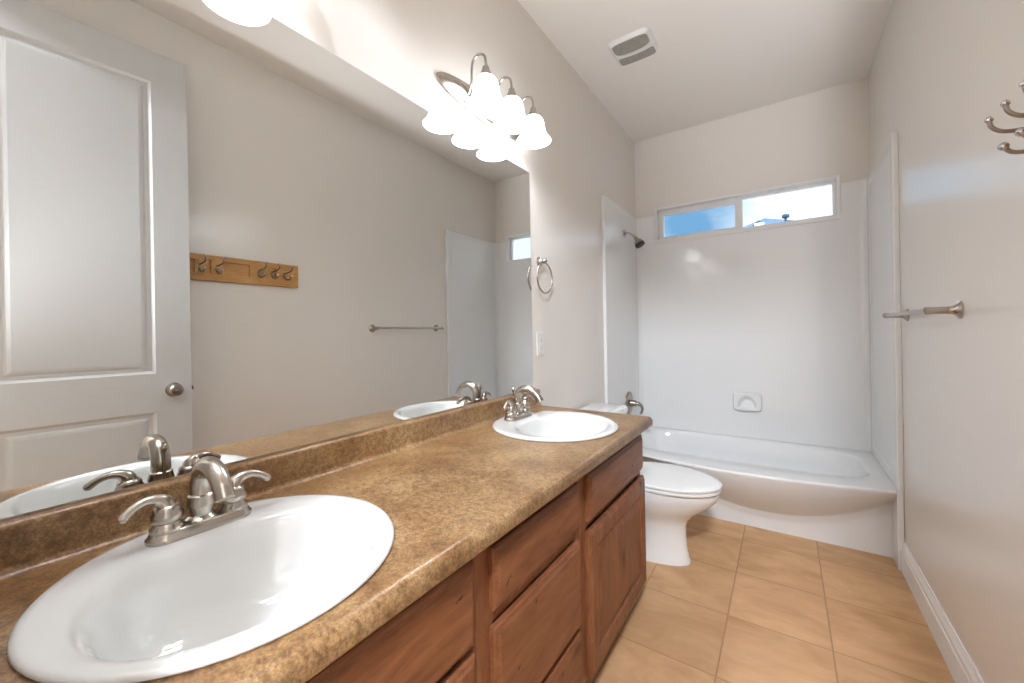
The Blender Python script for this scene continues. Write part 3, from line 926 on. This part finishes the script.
# ------------------------------------------------------------------ bathtub and surround
YS, ZS, TP = 2.6806, 2.160, 0.022
def make_tub():
    zr = 0.388
    t = thing('bathtub', 'white alcove bathtub with bowed apron at the end of the room', 'bathtub', (W / 2, 3.07, 0))
    x0, x1 = 0.004, W - 0.004
    q = lambda x: min(1, max(0, (x - x0) / (x1 - x0)))
    yfront = lambda x: 2.700 - 0.112 * math.sin(PI * q(x)) ** 0.85
    swoop = lambda x: 0.112 + 0.30 * min(1, abs((x - 0.93) / 0.72)) ** 2.1
    # basin and deck: rings round a common centre
    cx, cy = W / 2, 3.085
    n = 96
    def outer(i):
        a = 2 * PI * i / n
        d = Vector((math.cos(a), math.sin(a)))
        lo, hi = 0.0, 1.2
        for _ in range(40):
            m = (lo + hi) / 2
            x, y = cx + d.x * m, cy + d.y * m
            if x0 <= x <= x1 and yfront(x) + 0.012 <= y <= B - 0.004: lo = m
            else: hi = m
        return Vector((cx + d.x * lo, cy + d.y * lo, zr))
    L = [[outer(i) for i in range(n)]]
    def inner(ax, ay, z, e, dy=0.0, dx=0.0): return superloop(cx + dx, cy + dy, ax, ay, z, n, e)
    L += [inner(0.690, 0.318, zr + 0.001, 4.0, 0.005), inner(0.678, 0.306, zr - 0.004, 4.0, 0.005), inner(0.668, 0.297, zr - 0.02, 4.0, 0.005), inner(0.645, 0.285, zr - 0.12, 3.6, 0.005),
          inner(0.61, 0.268, 0.14, 3.2, 0.005), inner(0.56, 0.235, 0.075, 3.0, 0.005), inner(0.47, 0.17, 0.055, 2.8, 0.005), inner(0.2, 0.06, 0.05, 2.5, 0.005)]
    bm = BM(); loft(bm, L, cap0=False, cap1=True)
    obj('basin', bm, M['acrylic'], t, smooth=True)
    # apron: rolled rim, bowed upper part, recessed skirt below the swoop
    def apron(u, v):
        x = x0 + (x1 - x0) * u
        s = swoop(x)
        yr = yfront(x)
        if v < 0.18:                                   # rolled rim
            a = v / 0.18 * PI / 2
            return Vector((x, yr + 0.012 - 0.012 * math.sin(a), zr - 0.012 + 0.012 * math.cos(a)))
        k = (v - 0.18) / 0.82
        z = (zr - 0.012) * (1 - k)
        ybase = 2.792 + 0.02 * (1 - z / zr)
        top = zr - 0.012
        if s >= top - 0.03: s = top - 0.03
        w = min(1, max(0, (top - z) / (top - s)))
        y = yr + (ybase - 0.012 - yr) * (0.50 * w + 0.50 * w ** 1.8)
        if z < s:
            f = min(1, (s - z) / 0.05); f = f * f * (3 - 2 * f)
            y = (ybase - 0.012) + 0.012 * f
        return Vector((x, y, max(z, 0.0)))
    bm = BM(); grid_surface(bm, 64, 60, apron)
    obj('apron', bm, M['acrylic'], t, smooth=True)
    for xa, xb in ((W - 0.026, W - 0.001), (0.001, 0.026)):
        bm = BM(); box(bm, xa, xb, YS, 2.80, 0.0, zr); obj('end_flange', bm, M['acrylic'], t, bevel=0.004)
    bm = BM(); lathe(bm, [(0.03, 0), (0.03, 0.004), (0.024, 0.008), (0.004, 0.009)], (0.107, 3.09, 0.30), direction=(1, 0, 0.1), n=20)
    obj('overflow_plate', bm, M['nickel'], t, smooth='angle')
make_tub()

def make_surround():
    t = thing('tub_surround', 'glossy white three-sided shower surround standing on the bathtub', 'shower surround', (W / 2, B, 0.39))
    z0, z1 = 0.390, ZS
    e = 0.001
    def side(sx, name):
        """side wall panel with a shallow inset field, and the rounded corner to the back"""
        X = lambda d: (d if sx < 0 else W - d)
        bm = BM()
        P = lambda u, v, d: Vector((X(TP - d), u, v))
        rc = 0.035
        ye = B - TP - rc
        ring_panel(bm, P, YS, ye, z0, z1, [(0, TP - e), (0, 0.004), (0.004, 0.0), (0.050, 0.0), (0.062, 0.0045), (0.064, 0.0045)])
        # rounded corner
        pr = []
        for i in range(9):
            a = PI / 2 * i / 8
            pr.append((TP + rc - rc * math.cos(a), ye + rc * math.sin(a)))
        prof = [(e, ye)] + pr + [(TP + rc, B - e), (e, B - e)]
        loft(bm, [[Vector((X(px), py, z)) for px, py in prof] for z in (z0, z1)])
        obj(name, bm, M['acrylic'], t, smooth='angle')
    side(-1, 'side_panel'); side(1, 'side_panel')
    bm = BM()
    xa, xb = TP + 0.035, W - TP - 0.035
    box(bm, xa, xb, B - TP, B - e, z0, WZ0 - 0.021)
    box(bm, xa, WX0 - 0.009, B - TP, B - e, WZ0 - 0.021, z1); box(bm, WX1 + 0.009, xb, B - TP, B - e, WZ0 - 0.021, z1)
    obj('back_panel', bm, M['acrylic'], t)
    # moulded soap niche
    sx0, sx1, sz0, sz1 = 0.722, 0.910, 0.588, 0.728
    def niche(u, v):
        x = sx0 + (sx1 - sx0) * u; z = sz0 + (sz1 - sz0) * v
        du, dv = (u - 0.5) * 2, (v - 0.5) * 2
        r = (abs(du) ** 6 + abs(dv) ** 6) ** (1 / 6)
        h = 0.034 * min(1, max(0, (1 - r) / 0.08)) ** 0.6
        ex = (u - 0.50) / 0.36; ez = (v - 0.27) / 0.56
        if v > 0.27: m = math.sqrt(ex * ex + ez * ez)
        else: m = max(abs(ex), (0.27 - v) / 0.10 + 0.0 if v < 0.27 else 0)
        dep = min(1, max(0, (1 - m) / 0.45)); dep = dep * dep * (3 - 2 * dep)
        return Vector((x, B - TP - max(0.0005, h - 0.032 * dep), z))
    bm = BM(); grid_surface(bm, 72, 54, niche)
    obj('soap_niche', bm, M['acrylic'], t, smooth=True)
make_surround()

def make_shower():
    t = thing('shower_fixture', 'small nickel shower head on a bent arm, left surround wall below its top', 'shower', (TP, 3.10, 1.972))
    bm = BM(); lathe(bm, [(0.030, 0), (0.030, 0.003), (0.022, 0.008), (0.012, 0.012)], (TP, 3.10, 1.972), axis='X', n=22); obj('flange', bm, M['chrome'], t, smooth='angle')
    bm = BM(); tube(bm, [(TP + 0.005, 3.10, 1.972), (TP + 0.03, 3.10, 1.968), (TP + 0.06, 3.10, 1.950), (TP + 0.088, 3.10, 1.923)], 0.0085, n=14); obj('arm', bm, M['chrome'], t, smooth='angle')
    d = Vector((0.50, 0, -0.86)).normalized()
    c = Vector((TP + 0.084, 3.10, 1.928))
    bm = BM(); lathe(bm, [(0.011, 0), (0.015, 0.008), (0.015, 0.02), (0.02, 0.028), (0.032, 0.045), (0.036, 0.062)], c, direction=d, n=24); hd = obj('head', bm, M['dark_nickel'], t, smooth='angle')
    bm = BM(); lathe(bm, [(0.037, 0.062), (0.037, 0.082), (0.033, 0.085), (0.01, 0.085)], c, direction=d, n=24); obj('spray_face', bm, M['rubber'], hd, smooth='angle')

    c = Vector((TP, 3.15, 0.625))
    t = thing('shower_valve', 'round nickel shower valve with curved lever on the left surround wall', 'shower valve', c)
    bm = BM(); lathe(bm, [(0.090, 0), (0.090, 0.003), (0.082, 0.008), (0.05, 0.012), (0.032, 0.013)], c, axis='X', n=40); obj('escutcheon', bm, M['bronze'], t, smooth='angle')
    bm = BM(); lathe(bm, [(0.030, 0.012), (0.026, 0.03), (0.022, 0.055), (0.016, 0.062)], c, axis='X', n=24)
    tube(bm, [c + Vector(p) for p in ((0.045, 0, 0.0), (0.070, 0.005, -0.002), (0.090, 0.012, -0.015), (0.098, 0.014, -0.045), (0.086, 0.012, -0.080))], [0.018, 0.015, 0.012, 0.010, 0.009], n=14)
    obj('lever', bm, M['bronze'], t, smooth='angle')
    c = Vector((TP, 3.20, 0.455))
    t = thing('tub_spout', 'nickel tub spout low on the surround wall under the shower valve', 'tub spout', c)
    bm = BM(); lathe(bm, [(0.030, 0), (0.030, 0.005), (0.024, 0.012)], c, axis='X', n=24); obj('collar', bm, M['nickel'], t, smooth='angle')
    bm = BM(); tube(bm, [c + Vector(p) for p in ((0.008, 0, 0), (0.06, 0, 0.0), (0.11, 0, -0.004), (0.135, 0, -0.022))], [0.024, 0.024, 0.023, 0.018], n=20); obj('nozzle', bm, M['nickel'], t, smooth='angle')
make_shower()

# ------------------------------------------------------------------ wall fittings
def make_towel_ring():
    yc, zc = 1.795, 1.572
    t = thing('towel_ring', 'nickel towel ring on the wall just beyond the mirror', 'towel ring', (0, yc, zc))
    bm = BM()
    lathe(bm, [(0.026, 0.0005), (0.026, 0.005), (0.019, 0.010), (0.013, 0.018), (0.011, 0.026), (0.011, 0.034), (0.014, 0.039), (0.012, 0.045), (0.003, 0.047)], (0, yc, zc), axis='X', n=24)
    obj('post', bm, M['nickel'], t, smooth='angle')
    R, r = 0.078, 0.0047
    bm = BM()
    c = Vector((0.033, yc + 0.004, zc - 0.016 - R + 0.006))
    loops = []
    n = 56
    for i in range(n):
        a = 2 * PI * i / n
        d = Vector((0, math.cos(a), math.sin(a)))
        loops.append([c + d * (R + r * math.cos(b)) + Vector((r * math.sin(b), 0, 0)) for b in [2 * PI * k / 10 for k in range(10)]])
    V = [[bm.verts.new(p) for p in lp] for lp in loops]
    for i in range(n): bridge(bm, V[i], V[(i + 1) % n])
    obj('ring', bm, M['nickel'], t, smooth=True)

def make_outlet():
    yc, zc = 1.795, 1.142
    t = thing('wall_outlet', 'white outlet plate on the wall beyond the mirror above the far sink', 'outlet', (0, yc, zc))
    bm = BM(); box(bm, 0.0005, 0.006, yc - 0.0365, yc + 0.0365, zc - 0.0595, zc + 0.0595); obj('cover_plate', bm, M['plastic'], t, bevel=0.002)
    for s in (-1, 1):
        bm = BM(); box(bm, 0.006, 0.0085, yc - 0.017, yc + 0.017, zc + s * 0.020 - 0.0145, zc + s * 0.020 + 0.0145)
        so = obj('socket', bm, M['plastic'], t, bevel=0.003)
        bm = BM()
        for q in (-0.006, 0.006): box(bm, 0.0085, 0.0089, yc + q - 0.001, yc + q + 0.001, zc + s * 0.020 - 0.002, zc + s * 0.020 + 0.007)
        box(bm, 0.0085, 0.0089, yc - 0.002, yc + 0.002, zc + s * 0.020 - 0.010, zc + s * 0.020 - 0.006)
        obj('slot', bm, M['hole'], so)
    for s in (-1, 1):
        bm = BM(); lathe(bm, [(0.003, 0.006), (0.003, 0.0075)], (0, yc, zc + s * 0.048), axis='X', n=10); obj('screw', bm, M['dark_nickel'], t)

def make_towel_bar():
    z = 1.254
    t = thing('towel_bar', 'nickel towel bar on the right wall beside the shower surround', 'towel bar', (W, 2.20, z))
    for y in (1.880, 2.545):
        bm = BM(); lathe(bm, [(0.029, 0.0005), (0.029, 0.005), (0.023, 0.010), (0.015, 0.018), (0.0122, 0.030), (0.0118, 0.066), (0.0128, 0.072), (0.0125, 0.084), (0.006, 0.088)], (W, y, z), direction=(-1, 0, 0), n=24)
        obj('post', bm, M['nickel'], t, smooth='angle')
    bm = BM(); tube(bm, [(W - 0.074, 1.872, z), (W - 0.074, 2.2, z), (W - 0.074, 2.555, z)], 0.0085, n=14); obj('bar', bm, M['nickel'], t, smooth='angle')

def make_coat_rack():
    y0, y1, z0, z1 = 0.62, 1.324, 1.512, 1.650
    t = thing('coat_rack', 'honey-coloured wooden coat rack board with metal hooks, seen in the mirror beside the door', 'coat rack', (W, 0.97, 1.58))
    xa, xb, xc = W - 0.0005, W - 0.012, W - 0.022
    bm = BM()
    box(bm, xb, xa, y0, y1, z0, z1)
    za, zb = z0 + 0.040, z1 - 0.030
    box(bm, xc, xb, y0, y1, z0, za); box(bm, xc, xb, y0, y1, zb, z1)
    for a, b in ((y0, 0.70), (0.786, 0.846), (0.858, 0.922), (1.046, 1.109), (1.1105, 1.183), (1.186, y1)):
        box(bm, xc, xb, a, b, za, zb)
    obj('board', bm, M['oak'], t, bevel=0.0015)
    for y in (0.806, 0.885, 1.094, 1.168, 1.242):
        bm = BM()
        tube(bm, [(xc, y, 1.592), (xc - 0.008, y, 1.594), (xc - 0.045, y, 1.596), (xc - 0.075, y, 1.600), (xc - 0.090, y, 1.612), (xc - 0.094, y, 1.626)], [0.0055, 0.0050, 0.0045, 0.0042, 0.004, 0.004], n=10)
        tube(bm, [(xc, y, 1.575), (xc - 0.010, y, 1.562), (xc - 0.035, y, 1.552), (xc - 0.062, y, 1.554), (xc - 0.074, y, 1.566)], [0.0055, 0.005, 0.0045, 0.0042, 0.004], n=10)
        lathe(bm, [(0.011, 0), (0.011, 0.002), (0.008, 0.003)], (xc, y, 1.584), direction=(-1, 0, 0), n=14)
        h = obj('hook', bm, M['bronze'], t, smooth='angle')
        for q, r in (((xc - 0.094, y, 1.629), 0.0068), ((xc - 0.075, y, 1.569), 0.0085)):
            bm = BM(); sphere(bm, q, r, 12); obj('hook_tip', bm, M['chrome'], h, smooth=True)

def make_fan():
    x0, x1, y0, y1 = 0.245, 0.482, 2.172, 2.400
    t = thing('exhaust_fan', 'white ceiling exhaust fan cover with grey lens and grille above the toilet', 'exhaust fan', ((x0 + x1) / 2, (y0 + y1) / 2, H))
    cx, cy = (x0 + x1) / 2, (y0 + y1) / 2
    hx, hy = (x1 - x0) / 2, (y1 - y0) / 2
    def cover(u, v):
        x, y = x0 + (x1 - x0) * u, y0 + (y1 - y0) * v
        du, dv = abs(u - 0.5) * 2, abs(v - 0.5) * 2
        r = (du ** 7 + dv ** 7) ** (1 / 7)
        s = 1 if r <= 1 else 1 / r
        x, y = cx + (x - cx) * s, cy + (y - cy) * s
        h = 0.022 * min(1, max(0, (1 - r) / 0.10)) ** 0.5
        return Vector((x, y, H - 0.0005 - h))
    bm = BM(); grid_surface(bm, 48, 48, cover); obj('cover', bm, M['plastic'], t, smooth=True)
    def patch(ya, yb, bow0, bow1, xa, xb, z, name, m, e=5):
        bm = BM()
        loops = []
        for dz, sc in ((0, 1), (0.002, 0.985)):
            lp = []
            for p in superloop(0, 0, 1, 1, 0, 48, e):
                x = (xa + xb) / 2 + p.x * (xb - xa) / 2 * sc
                b = 1 - p.x * p.x
                y = (ya + bow0 * b) * (1 - (p.y * sc + 1) / 2) + (yb + bow1 * b) * ((p.y * sc + 1) / 2)
                lp.append(Vector((x, y, z - dz)))
            loops.append(lp)
        loft(bm, loops)
        return obj(name, bm, m, t)
    patch(y0 + 0.014, y0 + 0.108, 0.0, 0.016, x0 + 0.020, x1 - 0.020, H - 0.0222, 'lens', M['grey_plastic'])
    g = patch(y0 + 0.138, y1 - 0.016, 0.016, 0.004, x0 + 0.020, x1 - 0.014, H - 0.0222, 'grille', M['grey_plastic'], 7)
    bm = BM(); lathe(bm, [(0.006, 0.0), (0.006, 0.002), (0.003, 0.003)], (x0 + 0.065, y0 + 0.058, H - 0.0244), direction=(0, 0, -1), n=12); obj('lens_screw', bm, M['dark_nickel'], t)
make_towel_ring(); make_outlet(); make_towel_bar(); make_coat_rack(); make_fan()
